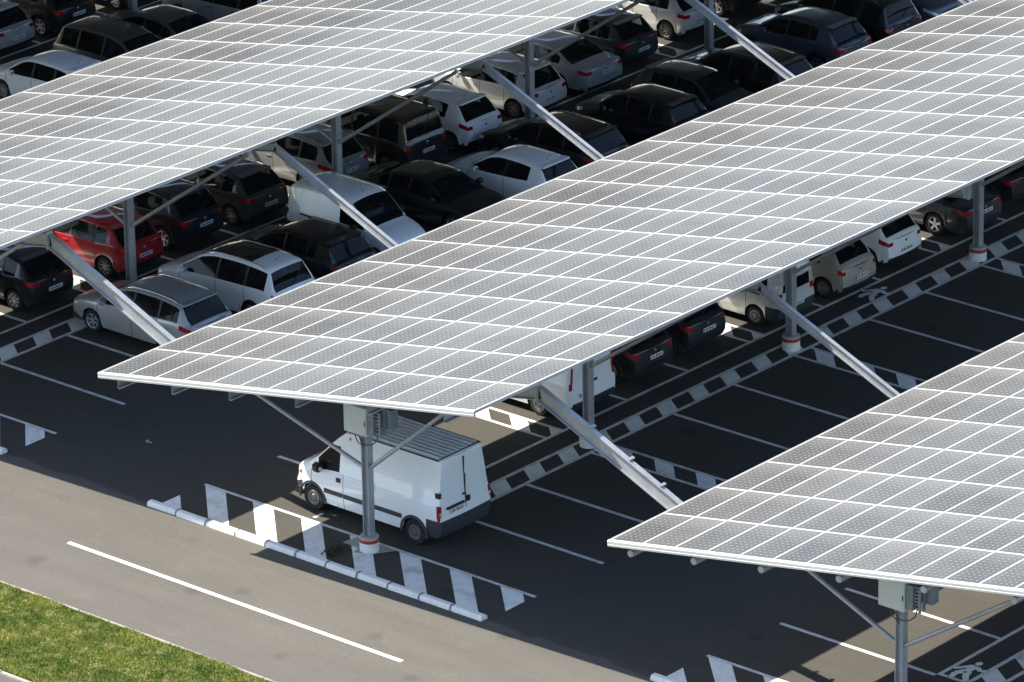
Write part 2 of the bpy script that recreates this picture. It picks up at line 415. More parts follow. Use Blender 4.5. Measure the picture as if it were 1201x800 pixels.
# kerb and lawn across the lane
YK = -6.93
def ksplit(y, w, h):
    mb = MB(); x = -60.0
    while x < 40:
        j = rng.normal(0, .006)
        mb.box(x, x+.985, y-w+j, y+j, -.05, h+rng.normal(0, .006), b=.012); x += 1.0
    return mb
tag(ksplit(YK, .085, .05).build('kerb', M['kerb']), kind='structure')
tag(ksplit(-10.5, .11, .07).build('path_kerb', M['kerb']), kind='structure')
mb = MB(); nx, ny = 160, 40
vs = []; 
for j in range(ny+1):
    for i in range(nx+1):
        x = -60+100*i/nx; y = YK-.10-3.30*j/ny
        vs.append((x, y, .012+rng.normal(0, .003)))
mb.add(vs, [(j*(nx+1)+i, (j+1)*(nx+1)+i, (j+1)*(nx+1)+i+1, j*(nx+1)+i+1) for j in range(ny) for i in range(nx)])
tag(mb.build('lawn_soil', M['soil']), kind='structure')
def blades(name, n, x0, x1, y0, y1, hm, inside=None, z=.02, mat='grass'):
    x = rng.uniform(x0, x1, n); y = rng.uniform(y0, y1, n)
    den = (np.sin(x*1.7+np.sin(y*2.1))*np.cos(y*1.9+x*.6)+np.sin(x*4.3+y*2.7)*.6)
    keep = rng.uniform(-3.8, .3, n) < den
    if inside is not None: keep &= inside(x, y)
    x, y, den = x[keep], y[keep], den[keep]; n = len(x)
    h = hm*(.55+.5*rng.random(n))*(1+.35*np.clip(den, -1, 1)); a = rng.uniform(0, 2*np.pi, n); w = .007+.010*rng.random(n)
    lx, ly = rng.normal(0, .55, n)*h, rng.normal(0, .55, n)*h
    v = np.zeros((n, 3, 3))
    v[:, 0] = np.stack([x-np.cos(a)*w, y-np.sin(a)*w, np.full(n, z)], 1); v[:, 1] = np.stack([x+np.cos(a)*w, y+np.sin(a)*w, np.full(n, z)], 1)
    v[:, 2] = np.stack([x+lx, y+ly, z+h], 1)
    me = bpy.data.meshes.new(name); me.from_pydata(v.reshape(-1, 3).tolist(), [], np.arange(n*3).reshape(-1, 3).tolist()); me.materials.append(M[mat])
    return link(name, me)
tag(blades('grass', 360000, -9.5, 5.5, -10.47, YK-.05, .055), 'short patchy green and yellow lawn grass beside the kerb', 'grass', kind='stuff')
tag(blades('weeds', 900, -.95, -.2, -1.12, -.02, .05, lambda x, y: ((x+.58)/.36)**2+((y+.55)/.52)**2 < .55+.5*np.sin(x*19+y*13)*np.cos(y*17), .004, 'weed'), 'dark green weeds growing at the foot of the first post', 'weeds', kind='stuff')
mb = MB()
for _ in range(7):
    a, b = rng.uniform(-.12, .12, 2); rr = rng.uniform(.05, .10)
    mb.quad([(a+rr*math.cos(t)*(1+.3*math.sin(3*t+a*9)), b+rr*.7*math.sin(t), .012+.03*rng.random()) for t in np.linspace(0, 5.4, 7)])
o = mb.build('paper_scrap', M['paper']); o.location = (-8.91, 1.46, 0); o.scale = (.6, .6, .8); tag(o, 'small crumpled pale scrap of litter lying alone on the dark asphalt', 'litter')

# lane separators
def separator(ox, label):
    root = empty('lane_separator', (ox, 0, 0), label=label, cat='kerb barrier', group='white kerb barriers along the lane')
    prof = [(-.115, .0), (-.115, .055), (-.095, .10), (-.06, .125), (.06, .125), (.095, .10), (.115, .055), (.115, 0)]
    n = 11; x0 = -6.13; L = 11.0/n
    for i in range(n):
        a = x0+i*L; dy = rng.normal(0, .006)
        bl = MB(); bl.prism(prof, (a+.008, -1.32+dy, 0), (a+L-.045, -1.32+dy, rng.normal(0, .003)))
        bl.build('block', M['block'], root, 30)
        if i < n-1:
            st = MB(); st.prism([(p*1.04, q*1.03+.002) for p, q in prof], (a+L-.05, -1.32, 0), (a+L+.012, -1.32, 0)); st.build('joint_strap', M['strap'], root, 30)
    return root
separator(0, 'white segmented kerb barrier along the lane in front of the white panel van')
separator(-SP, 'white segmented kerb barrier at the left edge of the photo, only its tip in view')
separator(SP, 'white segmented kerb barrier at the bottom edge of the photo, below the nearest canopy corner')

# ------------------------------------------------------------------ canopies
def module_geo(mb, uvs, i, j, hx, fw_=.025, fe=.036):
    """one framed module in column i (across) and row j (along)"""
    g0 = .0008
    u0, u1 = i*WM+g0, (i+1)*WM-g0; v0, v1 = j*LM+.0008, (j+1)*LM-.0008
    ct, st = math.cos(TH), math.sin(TH)
    def P(u, v, h): return (XL+u*ct-h*st, YC+v, ZL+u*st+h*ct)
    a0, a1, b0, b1 = u0+fw_, u1-fw_, v0+fe, v1-fe
    o = len(mb.v)
    mb.add([P(u0, v0, 0), P(u1, v0, 0), P(u1, v1, 0), P(u0, v1, 0), P(a0, b0, 0), P(a1, b0, 0), P(a1, b1, 0), P(a0, b1, 0),
            P(u0, v0, -.04), P(u1, v0, -.04), P(u1, v1, -.04), P(u0, v1, -.04)], [])
    F = [((0, 1, 5, 4), 0), ((1, 2, 6, 5), 0), ((2, 3, 7, 6), 0), ((3, 0, 4, 7), 0), ((4, 5, 6, 7), 1),
         ((0, 8, 9, 1), 0), ((1, 9, 10, 2), 0), ((2, 10, 11, 3), 0), ((3, 11, 8, 0), 0), ((8, 11, 10, 9), 2)]
    for f, m in F: mb.f.append(tuple(k+o for k in f)); mb.m.append(m)
    uvmap = {4: (0, 0), 5: (1, 0), 6: (1, 1), 7: (0, 1)}
    for f, m in F:
        for k in f:
            a, b = uvmap.get(k, (0, 0)) if m == 1 else (0, 0)
            uvs.append((i+hx+.0005+a*.999, j+.0005+b*.999))
def module_mesh(cells, hx):
    mb = MB(); uvs = []
    for i, j in cells: module_geo(mb, uvs, i, j, hx)
    me = mb.mesh('solar_panel', [M['alu'], M['solar'], M['backsheet']], 0)
    uv = me.uv_layers.new(name='UVMap'); uv.data.foreach_set('uv', np.array(uvs, dtype=np.float32).ravel())
    return me

def canopy(q, label, rows, single_rows, braces, boxes, frames, outside=False):
    ox = q*SP
    root = empty('solar_canopy', (ox, 0, 0), label=label, cat='solar canopy', group='solar carport canopies')
    hx = (q+4)*40
    cells = [(i, j) for j in range(rows) for i in range(13)]
    single = [c for c in cells if c[1] in single_rows][:100]
    rest = [c for c in cells if c not in set(single)]
    for c in single: link('solar_panel', module_mesh([c], hx), root)
    o = link('solar_panel', module_mesh(rest, hx), root); o['kind'] = 'stuff'
    Lr = rows*LM
    # front and back fascia
    ct, st = math.cos(TH), math.sin(TH)
    for yy, sg in ((YC-.004, -1), (YC+Lr+.004, 1)):
        a = Vector((XL-.05, yy, ZL-.05*st/ct)); b = Vector((XH+.03, yy, ZH+.03*st/ct)); up_ = (-st, 0, ct)
        gm = MB(); s = -sg   # prism side axis is direction x up -> -Y for +X direction
        prof = [(0, .004), (.030*s, .002), (.052*s, -.016), (.060*s, -.045), (.060*s, -.090), (.066*s, -.096), (.066*s, -.140), (0, -.140)]
        if s < 0: prof = prof[::-1]
        gm.prism(prof, a, b, up_); gm.build('gutter', M['gutter'], root, 30)
    # eaves channel along the low edge and trim along the high edge
    lo = MB(); lo.prism([(-.012, -.045), (.012, -.045), (.012, .004), (-.012, .004)], (XL-.02, YC, ZL), (XL-.02, YC+Lr, ZL)); lo.build('edge_trim', M['alu'], root, 0)
    hi = MB(); hi.prism([(-.012, -.075), (.012, -.075), (.012, .002), (-.012, .002)], (XH+.02, YC, ZH), (XH+.02, YC+Lr, ZH)); hi.build('edge_trim', M['alu'], root, 0)
    # purlins: lipped Z sections on the first two canopies, round-lipped on the nearest
    for px in (-5.40, -3.57, -1.66, .50, 2.80, 5.18):
        z = roofz(px)-.045; pm = MB()
        if q == 1:
            pm.tube((px, YC-.01, z-.24), (px, YC+Lr-.1, z-.24), .085, 10)
            pm.box(px-.05, px+.05, YC+.06, YC+Lr-.1, z-.17, z-.003)
            pm.box(px-.03, px+.03, YC+.06, YC+Lr-.1, z-.335, z-.33)
        else:
            pm.prism([(-.05, 0), (-.05, -.012), (-.008, -.012), (-.008, -.33), (.06, -.33), (.06, -.30), (.072, -.30), (.072, -.342), (-.02, -.342), (-.02, 0)][::-1], (px, YC-.01, z), (px, YC+Lr-.1, z))
        pm.build('purlin', M['steel'], root, 25)
    for k in frames:
        y = k*DF
        dep = .36 if k == 0 else .22; wd = .15 if k == 0 else .11
        rf = MB(); off = .385+dep/2
        rf.ibeam((XL+.55, y, roofz(XL+.55)-off), (XH-.55, y, roofz(XH-.55)-off), dep, wd)
        rf.build('rafter', M['steel'], root, 25)
        # H-section column on a round painted concrete base
        zt = roofz(0)-off-dep/2+.03
        po = MB(); hh, ww, tf, tw = .21, .20, .022, .016
        prof = [(-hh/2, -ww/2), (-hh/2+tf, -ww/2), (-hh/2+tf, -tw/2), (hh/2-tf, -tw/2), (hh/2-tf, -ww/2), (hh/2, -ww/2), (hh/2, ww/2), (hh/2-tf, ww/2), (hh/2-tf, tw/2), (-hh/2+tf, tw/2), (-hh/2+tf, ww/2), (-hh/2, ww/2)]
        vs = [(a, y+b, z) for z in (.42, zt) for a, b in prof]; n = 12
        po.add(vs, [(i, (i+1) % n, n+(i+1) % n, n+i) for i in range(n)]+[tuple(range(n, 2*n))])
        po.box(-.15, .15, y-.15, y+.15, .402, .420); po.box(.106, .113, y-.05, y+.05, .9, 1.15)
        p_ = po.build('post', M['steel'], root, 25)
        bs = MB(); bs.lathe([(.240, 0), (.242, .25)], (0, y, 0), n=40, m=0); bs.lathe([(.242, .25), (.244, .255), (.244, .335), (.242, .34)], (0, y, 0), n=40, m=1)
        bs.lathe([(.242, .34), (.232, .395), (.22, .405), (0, .405)], (0, y, 0), n=40, m=2)
        bs.build('concrete_base', [M['baseW'], M['red'], M['conc']], p_, 30)
        bl, br = braces(k)
        for (a, b) in (bl, br):
            b_ = MB(); b_.tube((a[0], y, a[1]), (b[0], y, b[1]), .053, 14); b_.build('brace', M['steel'], root, 40)
    for k, kind in boxes:
        y = k*DF
        if kind == 'front':
            bx = MB(); bx.box(-.33, .40, y-.44, y-.165, 3.22, 3.95, b=.012); cab = bx.build('inverter_cabinet', M['box'], root, 30)
            d = MB(); d.box(-.30, .37, y-.444, y-.4405, 3.27, 3.89); d.build('cabinet_door', M['box'], cab, 0)
            d = MB(); d.box(.34, .37, y-.455, y-.445, 3.50, 3.62); d.build('handle', M['dark'], cab, 0)
            gr = MB(); gr.box(.42, .60, y-.40, y-.16, 3.30, 3.90)
            for z in np.linspace(3.34, 3.84, 7): gr.box(.60, .72, y-.36+.05*rng.random(), y-.22, z, z+.045)
            gr.box(.74, .80, y-.38, y-.34, 3.28, 3.92); gr.box(.74, .80, y-.22, y-.18, 3.28, 3.92)
            gr.box(.55, .95, y-.15, y+.10, 3.45, 3.95)
            gr.build('switchgear', M['strap'], cab, 0)
            cb = MB(); pts = [(.66, y-.3, 3.32), (.62, y-.32, 3.14), (.48, y-.34, 3.02), (.28, y-.34, 2.96), (.12, y-.32, 2.98), (.05, y-.3, 3.10)]
            cb.path(pts, .016); cb.path([(-.1, y-.3, 3.12), (-.02, y-.3, 2.96), (.06, y-.22, 2.86)], .013); cb.path([(.0, y-.26, 3.1), (.07, y-.25, 2.98), (.08, y-.2, 2.78)], .013)
            cb.build('cable', M['dark'], cab, 60)
        else:
            bx = MB(); bx.box(-.50, -.17, y-.22, y+.16, 1.75, 3.0, b=.012); bx.build('inverter_cabinet', M['box'], root, 30)
    return root

def br_std(k):
    xl, xr = -4.0, 4.55
    return ((-.12, 2.2), (xl, 2.2+.435*(-xl-.12))), ((.12, 2.2), (xr, 2.2+.69*(xr-.12)))
def br_B(k):
    if k: return br_std(k)
    return ((-.12, 2.17), (-5.0, 2.17+.2933*4.88)), ((.12, 2.22), (3.55, 2.22+.846*3.43))
def br_C(k): return ((-.12, 2.17), (-4.0, 2.17+.435*3.88)), ((.12, 2.18), (4.6, 2.18+.66*4.48))
ROWS = 28
canopy(0, 'middle solar canopy sheltering the white panel van, seen whole from corner to corner', ROWS, range(0, 8), br_B, [(0, 'front'), (2, 'box'), (3, 'box')], range(7))
canopy(1, 'nearest solar canopy at the lower right, its cabinet post reaching the bottom photo edge', ROWS, range(0, 8), br_C, [(0, 'front')], range(7))
canopy(-1, 'upper left solar canopy with a red car parked under its high edge', ROWS, range(2, 10), br_std, [], range(7))
canopy(-2, 'solar canopy behind the upper left one, only a post foot in view', ROWS, range(0), br_std, [], range(7))
canopy(-3, 'farthest solar canopy out of view, shading the far cars', ROWS, range(0), br_std, [], range(7))

# sloping steel beams tying each high edge to the next low edge
TIE = {(-1, 0): 'thick steel tie beam above the silver estate car, leftmost in the photo', (-1, 1): 'steel tie beam crossing above the white small van',
       (-1, 2): 'steel tie beam descending between the cream hatchback and a long black car', (-1, 3): 'steel tie beam at the top, beside the post with a red banded foot',
       (0, 0): 'thick steel tie beam ending at the corner of the nearest canopy, with brackets on top', (0, 1): 'thin steel tie beam passing the post beside the grey mini van'}
for q in (-1, 0):
    for k in range(7):
        if q == 0 and k >= 2: continue
        y = k*DF; ox = q*SP
        dep = .36 if k == 0 else .22; wd = .15 if k == 0 else .11; off = .385+dep/2
        a = (ox+XH-.60, y, roofz(XH-.60)-off); b = (ox+SP+XL+.60, y, roofz(XL+.60)-off-.36)
        root = MB(); root.ibeam(a, b, dep, wd)
        va, vb = Vector(a), Vector(b); d = (vb-va)
        o = root.build('tie_beam', M['steel'], None, 25)
        tag(o, TIE.get((q, k), 'steel tie beam between two far solar canopies, outside the picture'), 'steel beam', 'tie beams between the canopies')
        if q == 0 and k == 0:
            for t in (.30, .52, .70, .86):
                p = va+d*t; br = MB(); br.prism([(-.10, .0), (.10, .0), (.10, .05), (-.10, .05)], p+Vector((-.03, .06, dep/2+.01)), p+Vector((.04, .06, dep/2-.02)))
                br.build('bracket', M['steel'], o, 0)
        if k == 0:
            for t0, dx in ((0, .0), (.985, .0)):
                p = va+d*t0; pl = MB(); pl.box(p.x-.02, p.x+.02, y-wd/2-.03, y+wd/2+.03, p.z-dep/2-.05, p.z+dep/2+.05); pl.build('end_plate', M['steel'], o, 0)

# ------------------------------------------------------------------ vehicles
def pchip(xs, ys):
    xs = np.array(xs, float); ys = np.array(ys, float); h = np.diff(xs); d = np.diff(ys)/h; m = np.zeros_like(xs)
    for i in range(1, len(xs)-1):
        if d[i-1]*d[i] > 0:
            w1, w2 = 2*h[i]+h[i-1], h[i]+2*h[i-1]; m[i] = (w1+w2)/(w1/d[i-1]+w2/d[i])
    m[0], m[-1] = d[0], d[-1]
    def f(x):
        i = int(np.clip(np.searchsorted(xs, x)-1, 0, len(h)-1)); t = (np.clip(x, xs[0], xs[-1])-xs[i])/h[i]
        return float((2*t**3-3*t*t+1)*ys[i]+(t**3-2*t*t+t)*h[i]*m[i]+(-2*t**3+3*t*t)*ys[i+1]+(t**3-t*t)*h[i]*m[i+1])
    return f

def islands(mb):
    par = list(range(len(mb.v)))
    def find(a):
        while par[a] != a: par[a] = par[par[a]]; a = par[a]
        return a
    for f in mb.f:
        for a in f[1:]: par[find(a)] = find(f[0])
    gr = {}
    for f in mb.f: gr.setdefault(find(f[0]), []).append(f)
    res = []
    for fs in gr.values():
        used = sorted({q for f in fs for q in f}); mp = {q: t for t, q in enumerate(used)}
        m = MB(); m.v = [mb.v[q] for q in used]; m.f = [tuple(mp[q] for q in f) for f in fs]; m.m = [0]*len(m.f); res.append(m)
    return res
def vehicle_geo(sp):
    """Loft a vehicle body along x (0 = tail, L = nose); returns [(name, key, mesh, parent index)]"""
    L, W, H = sp['L'], sp['W'], sp['H']; rw, fwx, Rw = sp['rw'], sp['fw'], sp['R']; Ra = Rw+.055
    sill = sp.get('sill', .22)
    top = pchip(*zip(*sp['top'])); belt = pchip(*zip(*sp['belt'])); plan = pchip(*zip(*sp['plan']))
    tum = sp.get('tumble', .42); crown = sp.get('crown', .05)
    wsb, wst = sp['ws']; rwin = sp.get('rwin'); sw = sp['side']; doors = sp.get('doors', []); pil = sp.get('pillars', [])
    xs = set(np.round(np.linspace(0, L, 46), 4))
    for x in (wsb, wst, *(rwin or ()), *[v for a in sw for v in a]): xs.add(round(x, 4))
    for xw in (rw, fwx):
        for t in np.linspace(0, math.pi, 11): xs.add(round(xw+Ra*math.cos(t), 4))
        xs.add(round(xw+Ra+.008, 4)); xs.add(round(xw-Ra-.008, 4))
    seams = []
    for d in doors:
        xs.add(round(d-.009, 4)); xs.add(round(d+.009, 4)); seams.append(d)
    for x in (.03, .08, .15, .24, L-.03, L-.08, L-.16, L-.26, L-.36): xs.add(round(x, 4))
    xs = sorted(x for x in xs if -1e-6 <= x <= L+1e-6)
    prot = [wsb, wst, *(rwin or ()), *[v for a in sw for v in a], 0, L] + [d+e for d in doors for e in (-.009, .009)] + [xw+s*(Ra+e) for xw in (rw, fwx) for s in (-1, 1) for e in (0, .008)]
    out = [xs[0]]
    for x in xs[1:]:
        if x-out[-1] < .028:
            px = any(abs(x-p) < 1e-3 for p in prot); po_ = any(abs(out[-1]-p) < 1e-3 for p in prot)
            if px and po_: out.append(x)
            elif px: out[-1] = x
            continue
        out.append(x)
    xs = out
    def arch(x):
        for xw in (rw, fwx):
            if abs(x-xw) <= Ra+1e-4: return Rw+math.sqrt(max(0, Ra*Ra-(x-xw)**2)), True
        return sill+(.07 if x < rw-Ra or x > fwx+Ra else 0), False
    NR = 12
    def section(x):
        z0, inar = arch(x); h = plan(x)*W/2; zt = top(x); zs = min(belt(x), zt-.045)
        z0 = min(z0, zs-.06)
        cab = zt-zs
        zc = zt-min(crown, cab*.35)
        yc = h*.955-tum*max(0, zc-zs)
        if cab < .16: yc = h*(.955-.10*(cab/.16))
        zm = zs-z0
        z6 = zc-min(.045, cab*.12); y6 = yc+.020
        if 'winz' in sp and z6 > sp['winz']: z6 = sp['winz']; y6 = h*.955-tum*max(0, z6-zs)+.004
        r = [(h*(.995 if inar else .955), z0), (h*(.998 if inar else .985), z0+zm*.22), (h, z0+zm*.50), (h*.99, z0+zm*.80), (h*.972, zs),
             (h*.955, zs+min(.025, cab*.15)), (y6, z6), (yc-.004, zc-.004), (yc*.93, zc+(zt-zc)*.42), (yc*.62, zc+(zt-zc)*.78), (yc*.30, zc+(zt-zc)*.95), (0, zt)]
        return r
    secs = [section(x) for x in xs]
    sx = sp.get('capx', {})
    V = []; n = 2*NR-1
    def vid(i, r, s):  # s=+1 left, -1 right
        return i*n+(r if s > 0 else (2*NR-2-r))
    bump = [(.03), (-.035), (-.045), (-.012), (.0)]+[.0]*(NR-5)
    bumpf = [(.03), (-.03), (-.04), (.0), (.03)]+[.03]*(NR-5)
    for i, x in enumerate(xs):
        sc = secs[i]
        for k in range(n):
            s, r = (1, k) if k < NR else (-1, 2*NR-2-k)
            y, z = sc[r]; dx = 0
            if i == 0: dx = bump[r]
            elif i == len(xs)-1: dx = -bumpf[r]
            elif x < .16: dx = bump[r]*.8*(1-x/.16)
            elif x > L-.16: dx = -bumpf[r]*.8*(1-(L-x)/.16)
            if 'lean' in sp and x < .4: dx += sp['lean']*max(0, z-1.0)/1.4*(1-x/.4)
            V.append((x+dx, s*y, z))
    F = {}   # part -> faces
    def put(part, f): F.setdefault(part, []).append(f)
    headx = sp.get('headx', L-.42); headr = sp.get('headr', (3,)); tailx = sp.get('tailx', .13); tailr = sp.get('tailr', (2, 3)); bumpr = sp.get('bumpr', ())
    for i in range(len(xs)-1):
        xm = (xs[i]+xs[i+1])/2; a, b = secs[i], secs[i+1]
        glassh = (a[6][1]-a[5][1]+b[6][1]-b[5][1])/2
        for s in (1, -1):
            S = 'L' if s > 0 else 'R'
            for r in range(NR-1):
                f = (vid(i, r, s), vid(i+1, r, s), vid(i+1, r+1, s), vid(i, r+1, s))
                if s > 0: f = f[::-1]
                part = 'body'
                if r == 5 and glassh > .05:
                    for w_, (p, q) in enumerate(sw):
                        if p < xm < q: part = 'side_window%d%s' % (w_, S)
                    for p, q in pil:
                        if p < xm < q: part = 'trim'
                elif r >= 8 and wst < xm < wsb: part = 'windshield'
                elif r >= 8 and rwin and rwin[0] < xm < rwin[1]: part = 'rear_window'
                elif r in headr and xm > headx: part = 'headlight'+S
                elif r in tailr and xm < tailx: part = 'taillight'+S
                elif r <= 3:
                    if any(abs(xm-d) < .0085 for d in seams) and r >= 0: part = 'trim'
                    elif r in bumpr and (xm < rw-Ra or xm > fwx+Ra): part = 'bumper_trim'
                    elif len(seams) > 1:
                        for k in range(len(seams)-1):
                            if seams[k] < xm < seams[k+1] and r >= 0: part = 'door%d%s' % (k, S)
                if r in sp.get('striper', ()) and part in ('body',) and False: part = 'trim'
                put(part, f)
    # caps with columns
    cols = [1.0, sp.get('tailw', .78), .25, -.25, -sp.get('tailw', .78), -1.0]
    for end, i in (('r', 0), ('f', len(xs)-1)):
        o = len(V); sgn = 1 if end == 'r' else -1
        bul = sp.get('bulge', .07)
        for r in range(NR):
            yy, zz = secs[i][r]; x0 = V[vid(i, r, 1)][0]
            for c in cols: V.append((x0-sgn*bul*(1-c*c)*(1 if yy > .3 else .4), c*yy, zz))
        def cv(r, c):
            if c == 0: return vid(i, r, 1)
            if c == len(cols)-1: return vid(i, r, -1)
            return o+r*len(cols)+c
        for r in range(NR-1):
            for c in range(len(cols)-1):
                f = (cv(r, c), cv(r, c+1), cv(r+1, c+1), cv(r+1, c))
                if end == 'f': f = f[::-1]
                part = 'body'; outer = c in (0, len(cols)-2); S = 'L' if c == 0 else 'R'
                if end == 'r':
                    if r in tailr and outer: part = 'taillight'+S
                    elif r in bumpr: part = 'bumper_trim'
                    elif sp.get('rcapwin') and r in sp['rcapwin'] and not outer: part = 'rear_window'
                    elif r == 0: part = 'bumper_trim' if sp.get('darklow', True) else 'body'
                else:
                    if r in headr and outer: part = 'headlight'+S
                    elif r == 3 and not outer: part = 'grille'
                    elif r in bumpr: part = 'bumper_trim'
                    elif r == 1 and not outer: part = 'grille'
                    elif r == 0: part = 'bumper_trim'
                put(part, f)
    NAM = {'body': ('body', 'paint'), 'windshield': ('windshield', 'glass'), 'rear_window': ('rear_window', 'glass'), 'trim': ('trim', 'blackp'), 'bumper_trim': ('bumper_trim', sp.get('bumpmat', 'blackp')), 'grille': ('grille', 'blackp')}
    parts = []
    for k, fs in F.items():
        if k in NAM: nm, key = NAM[k]
        elif k.startswith('side_window'): nm, key = 'side_window', sp.get('sidekey', 'glass')
        elif k.startswith('headlight'): nm, key = 'headlight', 'head'
        elif k.startswith('taillight'): nm, key = 'taillight', 'tail'
        elif k.startswith('door'): nm, key = 'door', 'paint'
        used = sorted({q for f in fs for q in f}); mp = {q: t for t, q in enumerate(used)}
        mb = MB(); mb.v = [V[q] for q in used]; mb.f = [tuple(dict.fromkeys(mp[q] for q in f)) for f in fs]
        mb.f = [f for f in mb.f if len(f) > 2]; mb.m = [0]*len(mb.f)
        parts.append([nm, key, mb, None, k])
    sep = []
    for p in parts:
        if p[0] in ('trim', 'bumper_trim', 'grille') and p[4] in NAM:
            for piece in islands(p[2]): sep.append([p[0], p[1], piece, None, p[4]+'_piece'])
        else: sep.append(p)
    parts = sep
    di = {p[4]: t for t, p in enumerate(parts)}
    def add(nm, key, mb, parent=None): parts.append([nm, key, mb, parent, nm]); return len(parts)-1
    # dark floor that closes the wheel wells
    u = MB(); hw = W/2-.25
    u.box(.20, L-.22, -hw, hw, sill+.01, .62); u.box(.30, L-.35, -hw-.12, hw+.12, .60, min(belt(L/2)-.12, .80))
    for a, b in ((.12, rw-Ra), (rw+Ra, fwx-Ra), (fwx+Ra, L-.15)):
        u.box(a, b, -W/2+.07, W/2-.07, sill+.012, sill+.16)
    add('underbody', 'blackp', u)
    # wheels
    nsp = sp.get('spokes', 5); wt = .20
    for xw in (rw, fwx):
        for s in (1, -1):
            y = s*(plan(xw)*W/2-.025)
            rr = Rw*sp.get('rimr', .66)
            hubm = MB(); hubm.lathe([(rr*.98, 0), (rr*.98, -.15), (0, -.15)], n=20, axis='y')
            hubm.v = [(xw+p[0], y-s*abs(p[1])*1.0-s*.03, Rw+p[2]) for p in hubm.v]
            wi = add('wheel', 'dark', hubm)
            ty = MB(); prof = [(rr, 0), (Rw*.80, .012), (Rw*.93, .006), (Rw*.985, -.02), (Rw, -.05), (Rw, -.15), (Rw*.985, -.185), (Rw*.9, -.20), (rr, -.19)]
            ty.lathe(prof, n=36, axis='y'); ty.v = [(xw+p[0], y+s*p[1], Rw+p[2]) for p in ty.v]
            if s < 0: ty.f = [f[::-1] for f in ty.f]
            add('tyre', 'rubber', ty, wi)
            rm = MB(); rm.lathe([(rr*1.01, .004), (rr*.97, .012), (rr*.88, .0), (rr*.86, -.06)], n=36, axis='y')
            hub = MB(); hub.lathe([(rr*.30, -.035), (rr*.26, -.005), (rr*.12, .0), (0, .0)], n=16, axis='y'); rm.add(hub.v, hub.f)
            if sp.get('hubcap'):
                rm.lathe([(rr*.95, .002), (rr*.80, .010), (rr*.62, .002), (rr*.56, -.02)], n=36, axis='y')
                rm.lathe([(rr*.50, -.015), (rr*.40, .01), (0, .014)], n=24, axis='y')
            for k in range(nsp):
                t = 2*math.pi*k/nsp+.3; ca, sa = math.cos(t), math.sin(t); w1, w2 = rr*.13*5/max(5, nsp)*1.25, rr*.10*5/max(5, nsp)*1.5
                pts = []
                for (q, wd, d) in ((rr*.22, w1, -.008), (rr*.90, w2, -.002)):
                    pts += [(q*ca-wd*sa, d, q*sa+wd*ca), (q*ca+wd*sa, d, q*sa-wd*ca), (q*ca+wd*sa, d-.03, q*sa-wd*ca), (q*ca-wd*sa, d-.03, q*sa+wd*ca)]
                rm.add(pts, [(0, 4, 5, 1), (1, 5, 6, 2), (3, 7, 4, 0)])
            rm.v = [(xw+p[0], y+s*p[1], Rw+p[2]) for p in rm.v]
            if s < 0: rm.f = [f[::-1] for f in rm.f]
            add('rim', sp.get('rimkey', 'rim'), rm, wi)
            # arch lip
            if sp.get('flare'):
                fl = MB(); yb = s*(plan(xw)*W/2); vs = []; m_ = 14
                for q in range(m_+1):
                    t = -.12+(math.pi+.24)*q/m_
                    for rr_, yy in ((Ra-.012, .0), (Ra-.012, .022), (Ra+.055, .018), (Ra+.06, -.004)): vs.append((xw+rr_*math.cos(t), yb+s*yy, Rw+rr_*math.sin(t)))
                fs = [(q*4+e, q*4+4+e, q*4+5+e, q*4+1+e) for q in range(m_) for e in range(3)]
                if s < 0: fs = [f[::-1] for f in fs]
                fl.add(vs, fs); add('arch_trim', sp.get('bumpmat', 'blackp'), fl)
    # seats and dashboard seen through the glass
    ybs = belt(L/2)
    xf_ = wsb-1.12; rows_ = [(xf_, 2)] + ([(xf_-.92, 3)] if len(sw) > 1 else [])
    for xs_, cnt in rows_:
        for yy in ((-.36, .36) if cnt == 2 else (-.40, 0, .40)):
            st = MB(); st.box(xs_-.10, xs_+.05, yy-.22, yy+.22, .55, ybs+.16, b=.04); st.box(xs_-.12, xs_-.01, yy-.13, yy+.13, ybs+.19, ybs+.36, b=.035)
            st.box(xs_, xs_+.45, yy-.22, yy+.22, .52, .64, b=.04); add('seat', 'seat', st)
    db = MB(); db.box(wsb-.62, wsb-.02, -W/2+.16, W/2-.16, ybs-.25, min(belt(wsb)-.02, ybs-.02), b=.04); add('dashboard', 'seat', db)
    # mirrors
    for s in (1, -1):
        mx = sp.get('mirx', wsb-.42); mz = belt(mx)+.09; h = plan(mx)*W/2; k = sp.get('mirs', 1.0)
        m = MB(); m.box(mx-.07*k, mx+.09*k, h*.985 if s > 0 else -h*.985-.20, h*.985+.20 if s > 0 else -h*.985, mz-.07*k, mz+.07*k*1.2, b=.035*k)
        mi = add('mirror', sp.get('mirkey', 'paint'), m)
        gl = MB(); ya, yb = (h*.985+.05, h*.985+.175) if s > 0 else (-h*.985-.175, -h*.985-.05)
        gl.add([(mx-.072*k, ya, mz-.045), (mx-.072*k, yb, mz-.045), (mx-.072*k, yb, mz+.055), (mx-.072*k, ya, mz+.055)], [(0, 3, 2, 1)])
        add('mirror_glass', 'chrome', gl, mi)
    # door handles
    for k in range(len(seams)-1):
        for s, S in ((1, 'L'), (-1, 'R')):
            key = 'door%d%s' % (k, S)
            if key not in di: continue
            if sp.get('handles') and k not in sp['handles']: continue
            hx = seams[k]+.16; hz_ = belt(hx)-.12; y = plan(hx)*W/2*.985
            hm = MB(); hm.box(hx-.09, hx+.09, s*y-.022, s*y+.022, hz_-.018, hz_+.018, b=.010)
            add('door_handle', sp.get('hankey', 'paint'), hm, di[key])
    # number plate with an unreadable row of marks
    px, pz, pw = sp.get('plate', (0, .72, .0))
    rear = MB(); xr = -sp.get('bulge', .07)*.97-.045 if px == 0 else px
